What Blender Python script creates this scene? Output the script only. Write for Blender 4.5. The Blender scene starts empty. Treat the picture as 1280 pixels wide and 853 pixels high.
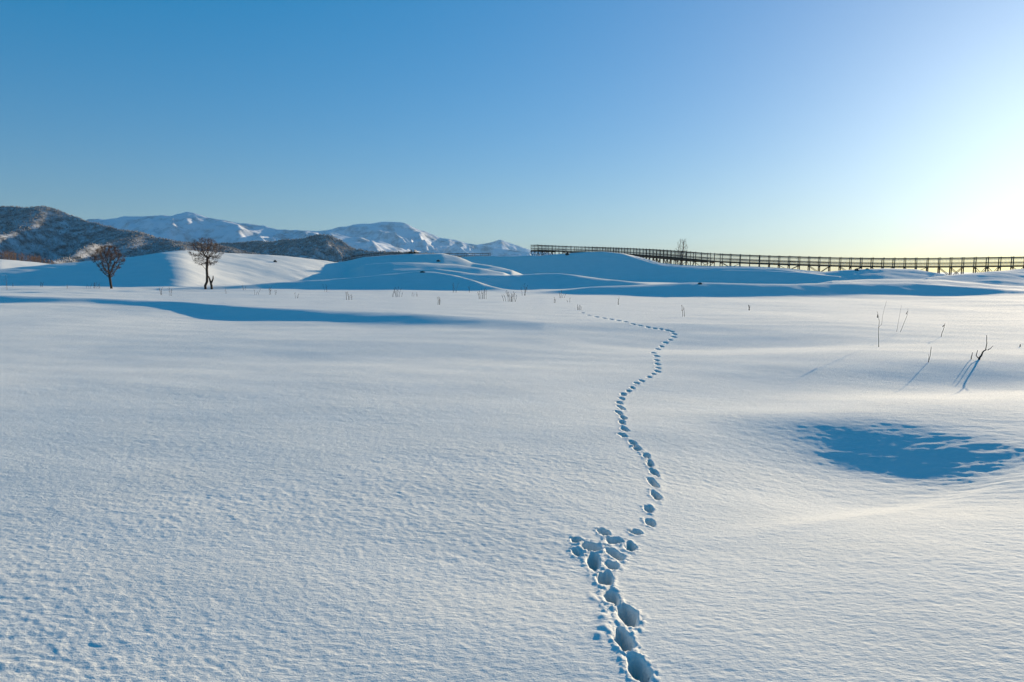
import bpy, math, random
import numpy as np
from mathutils import Vector, Matrix

scene = bpy.context.scene
COL = scene.collection
R = math.radians

# ------------------------------------------------------------------ camera
F, CX, CY, HORIZON, EYE = 853.3, 640.0, 426.5, 338.0, 1.6
PITCH = math.atan((CY - HORIZON) / F)
cam_data = bpy.data.cameras.new('camera')
cam_data.lens, cam_data.sensor_width = 24.0, 36.0
cam_data.clip_start, cam_data.clip_end = 0.05, 60000.0
cam = bpy.data.objects.new('camera', cam_data)
COL.objects.link(cam)
cam.location = (0, 0, EYE)
cam.rotation_euler = (R(90) - PITCH, 0, 0)
scene.camera = cam

# ------------------------------------------------------------------ sky, sun, exposure
SUN_AZ, SUN_EL = 41.0, 9.5          # degrees right of the view direction, above the horizon
world = bpy.data.worlds.new('World')
scene.world = world
world.use_nodes = True
wn, wl = world.node_tree.nodes, world.node_tree.links
wn.clear()
w_out = wn.new('ShaderNodeOutputWorld')
w_bg = wn.new('ShaderNodeBackground')
w_bg.inputs['Strength'].default_value = 0.129
w_sky = wn.new('ShaderNodeTexSky')
w_sky.sky_type = 'NISHITA'
w_sky.sun_disc = False
w_sky.sun_elevation = R(SUN_EL)
w_sky.sun_rotation = R(SUN_AZ)
w_sky.altitude = 2200.0
w_sky.air_density = 1.5
w_sky.dust_density = 4.5
w_sky.ozone_density = 5.0
w_hsv = wn.new('ShaderNodeHueSaturation')
w_hsv.inputs['Saturation'].default_value = 1.25
w_gam = wn.new('ShaderNodeGamma')
w_gam.inputs['Gamma'].default_value = 0.63
w_tint = wn.new('ShaderNodeMix')
w_tint.data_type, w_tint.blend_type = 'RGBA', 'MULTIPLY'
w_tint.inputs[0].default_value = 1.0
w_tint.inputs[7].default_value = (0.75, 0.91, 1.11, 1)
wl.new(w_sky.outputs[0], w_hsv.inputs['Color'])
wl.new(w_hsv.outputs[0], w_gam.inputs['Color'])
wl.new(w_gam.outputs[0], w_tint.inputs[6])
wl.new(w_tint.outputs[2], w_bg.inputs['Color'])
wl.new(w_bg.outputs[0], w_out.inputs['Surface'])

SUN_DIR = Vector((math.sin(R(SUN_AZ)) * math.cos(R(SUN_EL)), math.cos(R(SUN_AZ)) * math.cos(R(SUN_EL)), math.sin(R(SUN_EL))))
sun_data = bpy.data.lights.new('sun', 'SUN')
sun_data.energy = 4.7
sun_data.angle = R(0.53)
sun_data.color = (1.0, 0.80, 0.54)
sun = bpy.data.objects.new('sun', sun_data)
COL.objects.link(sun)
sun.rotation_euler = SUN_DIR.to_track_quat('Z', 'Y').to_euler()

vs = scene.view_settings
vs.view_transform = 'Standard'
vs.look = 'None'
vs.exposure = 0.85
vs.gamma = 1.0
vs.use_curve_mapping = False
scene.cycles.max_bounces = 6
scene.cycles.diffuse_bounces = 2
scene.cycles.volume_bounces = 1

# ------------------------------------------------------------------ helpers
rng = random.Random(7)

def tag(o, label=None, cat=None, group=None, kind=None):
    if label: o['label'] = label
    if cat: o['category'] = cat
    if group: o['group'] = group
    if kind: o['kind'] = kind
    return o

def empty(name, loc):
    o = bpy.data.objects.new(name, None)
    o.empty_display_size = 0.2
    COL.objects.link(o)
    o.location = loc
    return o

def new_obj(name, mesh, mat=None, parent=None):
    o = bpy.data.objects.new(name, mesh)
    COL.objects.link(o)
    if mat is not None and not mesh.materials:
        mesh.materials.append(mat)
    if parent is not None:
        o.parent = parent
    return o

def mesh_from(name, verts, faces, mat=None, parent=None, smooth=False):
    me = bpy.data.meshes.new(name)
    me.from_pydata([tuple(v) for v in verts], [], [tuple(f) for f in faces])
    if smooth:
        me.polygons.foreach_set('use_smooth', [True] * len(me.polygons))
    me.update()
    return new_obj(name, me, mat, parent)

def grid_mesh(name, P, closed, mat):
    """P: rows x cols x 3 array of points, joined as a quad sheet."""
    nr, nc = P.shape[:2]
    idx = np.arange(nr * nc).reshape(nr, nc)
    if closed:
        nxt = np.roll(idx, -1, axis=1)
        a, b, c, d = idx[:-1], nxt[:-1], nxt[1:], idx[1:]
    else:
        a, b, c, d = idx[:-1, :-1], idx[:-1, 1:], idx[1:, 1:], idx[1:, :-1]
    quads = np.stack([a, b, c, d], axis=-1).reshape(-1, 4)
    me = bpy.data.meshes.new(name)
    me.vertices.add(nr * nc)
    me.vertices.foreach_set('co', P.reshape(-1).astype(np.float32))
    me.loops.add(quads.size)
    me.loops.foreach_set('vertex_index', quads.reshape(-1).astype(np.int32))
    me.polygons.add(len(quads))
    me.polygons.foreach_set('loop_start', (np.arange(len(quads)) * 4).astype(np.int32))
    me.polygons.foreach_set('loop_total', np.full(len(quads), 4, np.int32))
    me.polygons.foreach_set('use_smooth', np.ones(len(quads), bool))
    me.update(calc_edges=True)
    return new_obj(name, me, mat)

def ray_dir(px, py):
    dx, dy = (px - CX) / F, (CY - py) / F
    c, s = math.cos(PITCH), math.sin(PITCH)
    return np.array([dx, c + dy * s, -s + dy * c])

def at(px, py, dist):
    """the point of the place seen at a pixel, `dist` metres ahead"""
    d = ray_dir(px, py)
    return np.array([0, 0, EYE]) + d * (dist / d[1])

def perlin(x, y, seed=0):
    x = np.asarray(x, float); y = np.asarray(y, float)
    xi, yi = np.floor(x).astype(np.int64), np.floor(y).astype(np.int64)
    xf, yf = x - xi, y - yi
    def g(ix, iy, fx, fy):
        h = (ix * 374761393 + iy * 668265263 + seed * 974634777) & 0xffffffff
        h = ((h ^ (h >> 13)) * 1274126177) & 0xffffffff
        h = (h ^ (h >> 16)) & 0xffff
        a = h * (2 * math.pi / 65536.0)
        return np.cos(a) * fx + np.sin(a) * fy
    u = xf * xf * xf * (xf * (xf * 6 - 15) + 10)
    v = yf * yf * yf * (yf * (yf * 6 - 15) + 10)
    n00, n10 = g(xi, yi, xf, yf), g(xi + 1, yi, xf - 1, yf)
    n01, n11 = g(xi, yi + 1, xf, yf - 1), g(xi + 1, yi + 1, xf - 1, yf - 1)
    a = n00 + u * (n10 - n00)
    b = n01 + u * (n11 - n01)
    return (a + v * (b - a)) * 1.5

def fbm(x, y, octv, seed=0, gain=0.5):
    s, amp = 0.0, 1.0
    for i in range(octv):
        s = s + amp * perlin(x * 2 ** i, y * 2 ** i, seed + i * 17)
        amp *= gain
    return s

def ridged(x, y, octv, seed=0, gain=0.5):
    s, amp = 0.0, 1.0
    for i in range(octv):
        s = s + amp * (1.0 - np.abs(perlin(x * 2 ** i, y * 2 ** i, seed + i * 31)) * 1.6)
        amp *= gain
    return s

def smax(a, b, k):
    return 0.5 * (a + b + np.sqrt((a - b) ** 2 + k * k))

def sstep(e0, e1, x):
    t = np.clip((x - e0) / (e1 - e0), 0, 1)
    return t * t * (3 - 2 * t)

# ------------------------------------------------------------------ materials
def mat_new(name):
    m = bpy.data.materials.new(name)
    m.use_nodes = True
    n = m.node_tree.nodes
    return m, n, m.node_tree.links, n['Principled BSDF']

def snow_material():
    m, n, l, b = mat_new('snow')
    b.inputs['Roughness'].default_value = 0.95
    b.inputs['Specular IOR Level'].default_value = 0.5
    tc = n.new('ShaderNodeTexCoord')
    mp = n.new('ShaderNodeMapping')
    mp.inputs['Rotation'].default_value = (0, 0, R(-14))
    mp.inputs['Scale'].default_value = (0.55, 1.0, 1.0)
    l.new(tc.outputs['Object'], mp.inputs['Vector'])
    def noise(scale, detail, rough):
        t = n.new('ShaderNodeTexNoise')
        t.inputs['Scale'].default_value = scale
        t.inputs['Detail'].default_value = detail
        t.inputs['Roughness'].default_value = rough
        l.new(mp.outputs[0], t.inputs['Vector'])
        return t
    fine, mid, big = noise(52, 4, 0.7), noise(9, 3, 0.55), noise(1.6, 3, 0.5)
    b1 = n.new('ShaderNodeBump'); b1.inputs['Strength'].default_value = 0.75; b1.inputs['Distance'].default_value = 0.009
    b2 = n.new('ShaderNodeBump'); b2.inputs['Strength'].default_value = 0.18; b2.inputs['Distance'].default_value = 0.02
    l.new(mid.outputs['Fac'], b2.inputs['Height'])
    l.new(fine.outputs['Fac'], b1.inputs['Height'])
    l.new(b2.outputs[0], b1.inputs['Normal'])
    l.new(b1.outputs[0], b.inputs['Normal'])
    cr = n.new('ShaderNodeValToRGB')
    cr.color_ramp.elements[0].position, cr.color_ramp.elements[1].position = 0.3, 0.7
    cr.color_ramp.elements[0].color = (0.80, 0.805, 0.755, 1)
    cr.color_ramp.elements[1].color = (0.845, 0.85, 0.80, 1)
    l.new(big.outputs['Fac'], cr.inputs[0])
    l.new(cr.outputs[0], b.inputs['Base Color'])
    return m

def plain_material(name, col, col2, scale, rough=0.85, bump=0.0):
    m, n, l, b = mat_new(name)
    b.inputs['Roughness'].default_value = rough
    b.inputs['Specular IOR Level'].default_value = 0.2
    tc = n.new('ShaderNodeTexCoord')
    t = n.new('ShaderNodeTexNoise')
    t.inputs['Scale'].default_value = scale
    t.inputs['Detail'].default_value = 4
    l.new(tc.outputs['Object'], t.inputs['Vector'])
    cr = n.new('ShaderNodeValToRGB')
    cr.color_ramp.elements[0].position, cr.color_ramp.elements[1].position = 0.35, 0.65
    cr.color_ramp.elements[0].color = (*col, 1)
    cr.color_ramp.elements[1].color = (*col2, 1)
    l.new(t.outputs['Fac'], cr.inputs[0])
    l.new(cr.outputs[0], b.inputs['Base Color'])
    if bump:
        bp = n.new('ShaderNodeBump')
        bp.inputs['Strength'].default_value = bump
        bp.inputs['Distance'].default_value = 0.02
        l.new(t.outputs['Fac'], bp.inputs['Height'])
        l.new(bp.outputs[0], b.inputs['Normal'])
    return m

SNOW = snow_material()
BARK = plain_material('bark', (0.035, 0.026, 0.02), (0.075, 0.055, 0.042), 12, bump=0.6)
TWIG = plain_material('twig_bark', (0.05, 0.032, 0.024), (0.10, 0.062, 0.045), 9)
PALE_BARK = plain_material('pale_bark', (0.10, 0.08, 0.07), (0.17, 0.14, 0.12), 9)
LEAF = plain_material('withered_leaf', (0.075, 0.038, 0.022), (0.15, 0.075, 0.038), 6)
STRAW = plain_material('dry_stem', (0.10, 0.065, 0.045), (0.20, 0.14, 0.10), 20)
DARKSTEM = plain_material('dark_stem', (0.03, 0.022, 0.018), (0.07, 0.05, 0.04), 20)
WOOD = plain_material('weathered_wood', (0.055, 0.040, 0.028), (0.12, 0.09, 0.065), 5, bump=0.4)
WIRE = plain_material('wire', (0.10, 0.10, 0.10), (0.16, 0.15, 0.14), 8, rough=0.5)
STONE = plain_material('dark_stone', (0.05, 0.047, 0.045), (0.11, 0.10, 0.09), 6, bump=0.5)

def mountain_material(name, scale, lo, hi, thr, far=False):
    """snow with dark scrub and rock showing through"""
    m, n, l, b = mat_new(name)
    b.inputs['Roughness'].default_value = 0.8
    b.inputs['Specular IOR Level'].default_value = 0.1
    tc = n.new('ShaderNodeTexCoord')
    t = n.new('ShaderNodeTexNoise'); t.inputs['Scale'].default_value = scale; t.inputs['Detail'].default_value = 7
    t.inputs['Roughness'].default_value = 0.65
    l.new(tc.outputs['Object'], t.inputs['Vector'])
    cr = n.new('ShaderNodeValToRGB')
    cr.color_ramp.elements[0].position, cr.color_ramp.elements[1].position = thr
    cr.color_ramp.elements[0].color = (*lo, 1)
    cr.color_ramp.elements[1].color = (*hi, 1)
    l.new(t.outputs['Fac'], cr.inputs[0])
    l.new(cr.outputs[0], b.inputs['Base Color'])
    return m

# ------------------------------------------------------------------ the lie of the land
class Ridge:
    """a snow dune: a crest line through the place with a lee (near) side and a back"""
    def __init__(self, pts, front, back, w=0.6, fall=0.5, seed=1, wob=0.8, k=0.12, sm=1.0, apron=None):
        P = np.array([at(*p) for p in pts])
        u = P[:, 0] / P[:, 1]
        g = np.linspace(u[0], u[-1], 600)
        win = max(3, int(12 * sm)); ker = np.hanning(win + 2)[1:-1]; ker /= ker.sum()
        def smooth(v):
            v = np.interp(g, u, v)
            vp = np.concatenate([np.full(win, v[0]), v, np.full(win, v[-1])])
            return np.convolve(vp, ker, 'same')[win:-win]
        self.u, self.Y, self.Z = g, smooth(P[:, 1]), smooth(P[:, 2])
        self.front, self.back, self.w, self.fall = front, back, w, fall
        self.seed, self.wob, self.k, self.apron = seed, wob, k, apron
    def __call__(self, x, y):
        yy = np.maximum(y, 0.5)
        u = x / yy
        Y, Z = np.interp(u, self.u, self.Y), np.interp(u, self.u, self.Z)
        out = np.maximum(self.u[0] - u, 0) + np.maximum(u - self.u[-1], 0)
        Z = Z - self.fall * out * yy
        t = y - Y + self.wob * perlin(x / 9.0, y / 9.0, self.seed)
        sl = np.where(t < 0, self.front, self.back)
        z = Z - sl * (np.sqrt(t * t + self.w ** 2) - self.w)
        if self.apron:
            z = z - 0.35 * np.maximum(-t - self.apron, 0)
        return np.where(y > 2.0, z, -5.0)

DUNES = [
    # low bank across the left of the field
    Ridge([(-300, 369, 40), (0, 370, 36.0), (110, 372.5, 34.6), (200, 377, 32), (300, 383, 26.8), (400, 388, 23.9), (520, 392.5, 21.6), (600, 398, 19.9), (680, 403.5, 18.7)],
          0.24, 0.0, w=1.3, fall=0.02, seed=3, wob=0.7, k=0.11, sm=2),
    # ridge behind the tracks, long and low
    Ridge([(640, 372, 40), (680, 365, 42), (713, 362.5, 42), (741, 359.5, 42), (782, 357.5, 42), (823, 355.5, 42), (863, 353.5, 42), (900, 354, 42), (989, 356, 42), (1055, 355, 43), (1130, 354, 44), (1200, 358, 44), (1260, 362, 44), (1330, 366, 42)],
          0.26, 0.03, w=0.5, fall=0.3, seed=5, wob=0.9),
    # rounded ridge in the middle
    Ridge([(610, 352, 52), (640, 344.6, 52), (670, 342.6, 52), (697, 342, 52), (721, 344.6, 51), (762, 350, 50), (813, 356, 48), (860, 362, 47)],
          0.27, 0.035, w=0.5, fall=0.3, seed=6, wob=0.7),
    # sunlit spur left of it
    Ridge([(500, 338, 62), (545, 337, 60), (601, 343, 56), (638, 345, 54), (655, 353, 50), (680, 363, 47), (700, 368, 46)],
          0.24, 0.07, w=0.8, fall=0.3, seed=7, wob=0.6),
    # near ridge with the long shaded face, left of centre
    Ridge([(200, 362, 50), (300, 357, 51), (348, 354, 52), (432, 348, 53), (477, 343.5, 53), (522, 340, 53), (540, 340, 53), (573, 345.5, 51), (601, 354, 48), (626, 362, 46), (650, 367, 45)],
          0.27, 0.05, w=0.5, fall=0.3, seed=8, wob=0.6),
    # big rounded dune behind the trees
    Ridge([(-300, 340, 62), (-100, 338, 66), (0, 337, 68), (53, 331.6, 70), (117, 326, 72), (170, 321, 74), (197, 316, 75), (226, 312, 76), (240, 313, 78), (276, 316, 80), (340, 319, 84), (390, 324, 86), (418, 328, 87), (450, 334, 88)],
          0.21, 0.10, w=2.0, fall=0.4, seed=9, wob=1.2, sm=5),
    # dune with the dark bush on its crest
    Ridge([(400, 331, 88), (432, 326.6, 88), (455, 321.6, 88), (489, 319, 88), (517, 317, 88), (553, 317, 88), (573, 321.5, 87), (590, 328.6, 85), (612, 332, 83), (640, 338, 80)],
          0.24, 0.10, w=0.8, fall=0.4, seed=10, wob=1.4),
    Ridge([(455, 331, 80), (490, 329, 79), (530, 328.5, 79), (570, 331, 78), (600, 335, 76), (630, 341, 74)],
          0.20, 0.06, w=0.8, fall=0.4, seed=14, wob=1.6),
    # the hill that hides the foot of the boardwalk
    Ridge([(560, 323, 120), (600, 320, 118), (640, 320.3, 117), (680, 319.6, 117), (709, 317, 116), (731, 315, 116), (754, 314.5, 115.5), (778, 317, 115), (798, 323.5, 113.5), (823, 331, 111), (843, 334.5, 109), (863, 336.5, 107), (900, 338, 104), (942, 338.5, 101), (974, 339.5, 98), (1011, 342, 95), (1050, 346, 92)],
          0.52, 0.10, w=0.8, fall=0.3, seed=11, wob=0.6),
    # sunlit shoulder under the boardwalk
    Ridge([(740, 316, 134), (778, 317, 131), (800, 321.5, 128), (823, 328.5, 122), (850, 331.5, 118), (880, 332.8, 116), (942, 333.5, 113), (974, 335, 111), (1011, 338.5, 108), (1040, 341, 106)],
          0.05, 0.05, w=1.5, fall=0.3, seed=12, wob=0.5, apron=9),
    Ridge([(1010, 342, 98), (1036, 339.5, 98), (1067, 337, 98), (1105, 335.6, 98), (1145, 336.5, 98), (1167, 341, 96), (1190, 345, 95)],
          0.22, 0.04, w=1.0, fall=0.2, seed=13, wob=0.5),
    # dune at the right edge
    Ridge([(1160, 347, 72), (1186, 344, 74), (1224, 341, 76), (1255, 338, 77), (1280, 336, 78), (1340, 331, 80), (1500, 326, 84)],
          0.20, 0.05, w=0.8, fall=0.3, seed=15, wob=0.6),
    Ridge([(1040, 352, 56), (1080, 350, 57), (1130, 349.5, 58), (1180, 351, 58), (1240, 357, 57), (1300, 362, 55)],
          0.16, 0.02, w=0.5, fall=0.2, seed=16, wob=0.9),
    # snowy slope below the bare wood, far left
    Ridge([(-400, 321, 330), (0, 324, 330), (40, 327.5, 330), (70, 331, 325), (130, 338, 310)],
          0.07, 0.03, w=4.0, fall=0.2, seed=17, wob=3.0),
]

def gauss(x, y, cx, cy, sx, sy, ang=0.0):
    c, s = math.cos(ang), math.sin(ang)
    dx, dy = x - cx, y - cy
    a, b = (dx * c + dy * s) / sx, (-dx * s + dy * c) / sy
    return np.exp(-0.5 * (a * a + b * b))

def land(x, y):
    """smooth lie of the snow"""
    r = np.hypot(x, y)
    z = 0.075 * perlin(x / 5.5, y / 7.0, 41) * sstep(2, 8, r) + 0.14 * perlin(x / 17.0, y / 26.0, 42) * sstep(6, 20, r)
    z = z - 0.9 * sstep(60, 130, y) + 0.3 * sstep(45, 90, r) * perlin(x / 40.0, y / 40.0, 44)
    z = z - 14.0 * sstep(180, 900, r) - 25 * sstep(900, 4000, r)
    # trough in front of the bank on the left
    z = z - 0.08 * gauss(x, y, -16.0, 28.5, 14.0, 2.6, R(-37))
    # hollow on the right with its sunlit lower lip
    wx, wy = x + 0.10 * perlin(x * 0.9, y * 0.9, 46), y + 0.10 * perlin(x * 0.9, y * 0.9, 47)
    hs, hp = (wx - 3.07) * 0.656 + (wy - 5.9) * 0.755, -(wx - 3.07) * 0.755 + (wy - 5.9) * 0.656
    sg = np.where(hs > 0, 0.78, 1.75)
    z = z - 0.218 * np.exp(-0.5 * ((hs / sg) ** 2 + (hp / np.where(hp > 0, 0.85, 1.15)) ** 2))
    z = z - 0.035 * gauss(wx, wy, 4.2, 5.7, 1.1, 0.7, R(30))
    # drift fold: the near side falls gently away from the camera to a line running up to the right
    fd = -(x - 0.94) * 0.424 + (y - 3.82) * 0.906
    fl_ = (x - 0.94) * 0.906 + (y - 3.82) * 0.424
    nearer = 0.5 * (-fd + np.sqrt(fd * fd + 0.02))
    z = z + 0.055 * np.exp(-0.5 * (fd / np.where(fd > 0, 0.17, 1.1)) ** 2) * sstep(-0.3, 1.3, fl_) * (1 - sstep(3.0, 5.5, fl_))
    z = z + 0.115 * 1.7 * np.tanh(nearer / 1.7) * sstep(-3.6, -0.2, fl_) * (1 - sstep(4.5, 8.0, fl_)) * (1 - sstep(4, 8, -fd))
    z = z + 0.05 * gauss(x, y, 3.9, 7.6, 1.7, 0.6, R(8))
    z = z - 0.20 * gauss(x, y, 6.9, 10.2, 2.2, 0.8, R(8))
    z = z - 0.13 * gauss(x, y, 5.0, 15.0, 2.4, 0.9, R(3))
    z = z - 0.06 * gauss(x, y, -2.0, 12.5, 3.0, 1.0, R(3))
    z = z - 0.07 * gauss(x, y, 2.6, 8.6, 1.6, 0.9, R(10))
    for d in DUNES:
        z = smax(z, d(x, y), d.k)
    return z

def ground_hit(px, py, tmin=1.2, tmax=400.0):
    d = ray_dir(px, py)
    t = np.exp(np.linspace(math.log(tmin), math.log(tmax), 6000))
    X, Y, Z = d[0] * t, d[1] * t, EYE + d[2] * t
    below = np.nonzero(Z < land(X, Y))[0]
    i = below[0] if len(below) else len(t) - 1
    return np.array([X[i], Y[i], float(land(np.array([X[i]]), np.array([Y[i]]))[0])])

# animal track: (px, py, width px, length px) of every print, nearest first
PRINTS = [
    (799, 838, 27, 44), (780, 801, 21, 34), (785, 770, 27, 30), (765, 748, 23, 25), (757, 723, 20, 20),
    (741, 702, 18, 20), (764, 707, 20, 11), (770, 694, 21, 13), (740, 685, 30, 11), (788, 684, 17, 11),
    (767, 677, 26, 7), (721, 676, 12, 7), (754, 666, 12, 8), (721, 691, 17, 8), (794, 666, 16, 6),
    (812, 654, 12, 9), (811, 637, 12, 9), (820, 620, 11, 11), (817, 604, 11, 11), (818, 591, 10, 10),
    (812, 580, 10, 9), (808, 570, 11, 8), (796, 560.5, 11, 6), (791, 554, 9, 6), (778, 544.5, 8, 5),
    (780, 537, 7, 6), (777.5, 528, 8, 6), (779, 522, 7, 5), (774, 516, 7, 5), (776.5, 510, 7, 5),
    (774, 504, 7, 4), (777.5, 499, 7, 4), (779, 493, 7, 4), (786, 489, 7, 3), (790.5, 485, 7, 3),
    (796, 480, 7, 3), (802, 477, 6, 2.6), (811, 472, 6, 2.6), (817, 468, 6, 2.6), (822, 464.5, 6, 2.6),
    (822.5, 460, 6, 2.6), (821.5, 455, 6, 2.6), (821, 450.5, 6, 2.6), (821, 445.5, 6, 2.5), (817, 441.5, 6, 2.4),
    (822.5, 437, 6, 2.3), (827, 433.5, 6, 2.2), (832, 429, 6, 2.2), (838, 425.5, 5.5, 2), (842, 421.5, 5.5, 2),
    (843, 418, 5, 2), (839.5, 415, 5, 1.8), (834, 413.5, 5, 1.8), (826, 412, 5, 1.6), (818, 411, 5, 1.5),
    (809, 409.5, 5, 1.5), (800, 407.5, 5, 1.5), (791, 405.5, 5, 1.4), (782, 402.5, 5, 1.4), (773, 401, 5, 1.3),
    (764, 399.5, 4.5, 1.3), (755, 398, 4.5, 1.2), (746, 396.5, 4.5, 1.2), (736, 394.5, 4.5, 1.2), (728, 391.5, 4, 1.1),
]
LUMPS = [(757, 776, 16, 12, 0.045), (755, 792, 18, 12, 0.05), (738, 720, 10, 8, 0.02), (742, 745, 12, 10, 0.03), (750, 800, 10, 8, 0.02),
         (768, 822, 9, 7, 0.015), (776, 826, 7, 6, 0.012), (752, 692, 6, 5, 0.02), (751, 706, 5, 6, 0.015), (770, 733, 5, 6, 0.012)]

PR = []
for i, (px, py, pw, pl) in enumerate(PRINTS):
    h = ground_hit(px, py)
    dist = math.hypot(h[1], EYE - h[2])
    mx = pw / F * dist * 0.5 * (0.86 if i < 6 else 0.78)
    q0, q1 = ground_hit(px, py - pl / 2), ground_hit(px, py + pl / 2)
    my = max(0.5 * abs(q0[1] - q1[1]) * (0.84 if i < 5 else 1.0), 0.035)
    PR.append((h[0], h[1], max(mx, 0.03), min(my, 0.20)))

def prints(x, y):
    dz = np.zeros_like(x)
    for i, (cx, cy, mx, my) in enumerate(PR):
        near = (np.abs(x - cx) < 4 * mx) & (np.abs(y - cy) < 4 * my)
        if not near.any():
            continue
        X, Y = x[near], y[near]
        ph = 13.7 * i
        dx = (X - cx) / mx + 0.40 * perlin(X / mx * 0.55 + ph, Y / my * 0.55, 70) + 0.20 * perlin(X / mx * 1.7 + ph, Y / my * 1.5, 71)
        dy = (Y - cy) / my + 0.40 * perlin(X / mx * 0.55, Y / my * 0.55 + ph, 72) + 0.20 * perlin(X / mx * 1.6, Y / my * 1.7 + ph, 73)
        sk = 0.5 * math.sin(ph)
        q = np.sqrt((dx + sk * dy * 0.5) ** 2 + dy ** 2)
        depth = min(0.17, 0.05 + 0.9 * mx)
        lo = np.where(dy < 0, 0.30, 0.62)                 # steep far wall, ramp towards the walker's side
        pit = -depth * (1 - sstep(lo, 1.10, q)) * (1 + 0.30 * perlin(X * 26, Y * 20, 40))
        crumb = np.exp(-((q - 1.35) / 0.42) ** 2)
        rim = crumb * (0.003 + 0.005 * perlin(X * 34, Y * 26, 91) + 0.004 * perlin(X * 75, Y * 60, 92))
        dz[near] += np.where(pit + dz[near] < -0.22, 0, pit) + rim
    for (px, py, pw, pl, hgt) in LUMP_W:
        near = (np.abs(x - px) < 4 * pw) & (np.abs(y - py) < 4 * pl)
        if near.any():
            X, Y = x[near], y[near]
            q = ((X - px) / pw) ** 2 + ((Y - py) / pl) ** 2
            dz[near] += 0.30 * hgt * np.exp(-q * 1.4) * (0.7 + 0.8 * perlin(X * 16, Y * 16, 95))
    return dz

LUMP_W = []
for (px, py, pw, pl, hgt) in LUMPS:
    h = ground_hit(px, py)
    dist = math.hypot(h[1], EYE - h[2])
    q0, q1 = ground_hit(px, py - pl / 2), ground_hit(px, py + pl / 2)
    LUMP_W.append((h[0], h[1], pw / F * dist * 0.55, 0.55 * abs(q0[1] - q1[1]) + 0.02, hgt))

def relief(x, y):
    """wind-scoured surface relief, long across the slope"""
    r = np.hypot(x, y)
    c, s = math.cos(R(14)), math.sin(R(14))
    a, b = x * c - y * s, x * s + y * c
    patch = 0.65 + 0.7 * sstep(-0.3, 0.5, perlin(a / 2.6, b / 1.7, 61))
    z = 0.0010 * perlin(a * 2.1, b * 4.6, 51) * (1 - sstep(25, 60, r))
    z += 0.0013 * perlin(a * 5.2, b * 10.5, 52) * (1 - sstep(12, 26, r)) * patch
    z += 0.0016 * perlin(a * 11.0, b * 21.0, 53) * (1 - sstep(7, 13, r)) * patch
    z += 0.0017 * perlin(a * 24.0, b * 42.0, 56) * (1 - sstep(5, 9, r)) * patch
    rag = gauss(x, y, 4.4, 6.0, 1.1, 0.9, R(20))
    z += rag * (0.005 * perlin(a * 1.9, b * 6.0, 58) + 0.005 * perlin(a * 4.4, b * 13.0, 59) + 0.003 * perlin(a * 9.0, b * 24.0, 60))
    z += 0.010 * perlin(a * 0.55, b * 1.2, 54) * (1 - sstep(60, 140, r))
    z += 0.028 * perlin(a * 0.45, b * 1.3, 57) * sstep(42, 60, r) * (1 - sstep(120, 160, r))
    z += 0.05 * perlin(a * 0.16, b * 0.42, 55) * sstep(20, 50, r) * (1 - sstep(300, 500, r))
    return z

def build_ground():
    r = [0.25]
    while r[-1] < 1.8: r.append(r[-1] * 1.05)
    while r[-1] < 26: r.append(r[-1] * 1.0031)
    while r[-1] < 150: r.append(r[-1] * 1.0055)
    while r[-1] < 400: r.append(r[-1] * 1.02)
    while r[-1] < 14000: r.append(r[-1] * 1.08)
    r = np.array(r)
    fine = np.linspace(-46, 46, 800)
    rest = np.linspace(46, 314, 110)[1:-1]
    th = np.radians(np.concatenate([fine, rest]))
    X = r[:, None] * np.sin(th)[None, :]
    Y = r[:, None] * np.cos(th)[None, :]
    Z = np.empty_like(X)
    for i in range(0, len(r), 100):
        sl = slice(i, i + 100)
        Z[sl] = land(X[sl], Y[sl]) + relief(X[sl], Y[sl]) + prints(X[sl], Y[sl])
    P = np.stack([X, Y, Z], axis=-1)
    # winding: angle runs clockwise seen from above, so flip the columns
    P = P[:, ::-1]
    o = grid_mesh('snow_field', P, True, SNOW)
    tag(o, 'wind-scoured snow field with dunes and a winding line of animal tracks', kind='structure')
    return o

build_ground()

# ------------------------------------------------------------------ mountains and wooded hills
HILL_SNOW = mountain_material('wooded_hill', 0.035, (0.06, 0.062, 0.066), (0.50, 0.51, 0.53), (0.38, 0.62))
FAR_SNOW = mountain_material('far_snow', 0.006, (0.30, 0.33, 0.36), (0.70, 0.73, 0.78), (0.34, 0.52))

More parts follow.
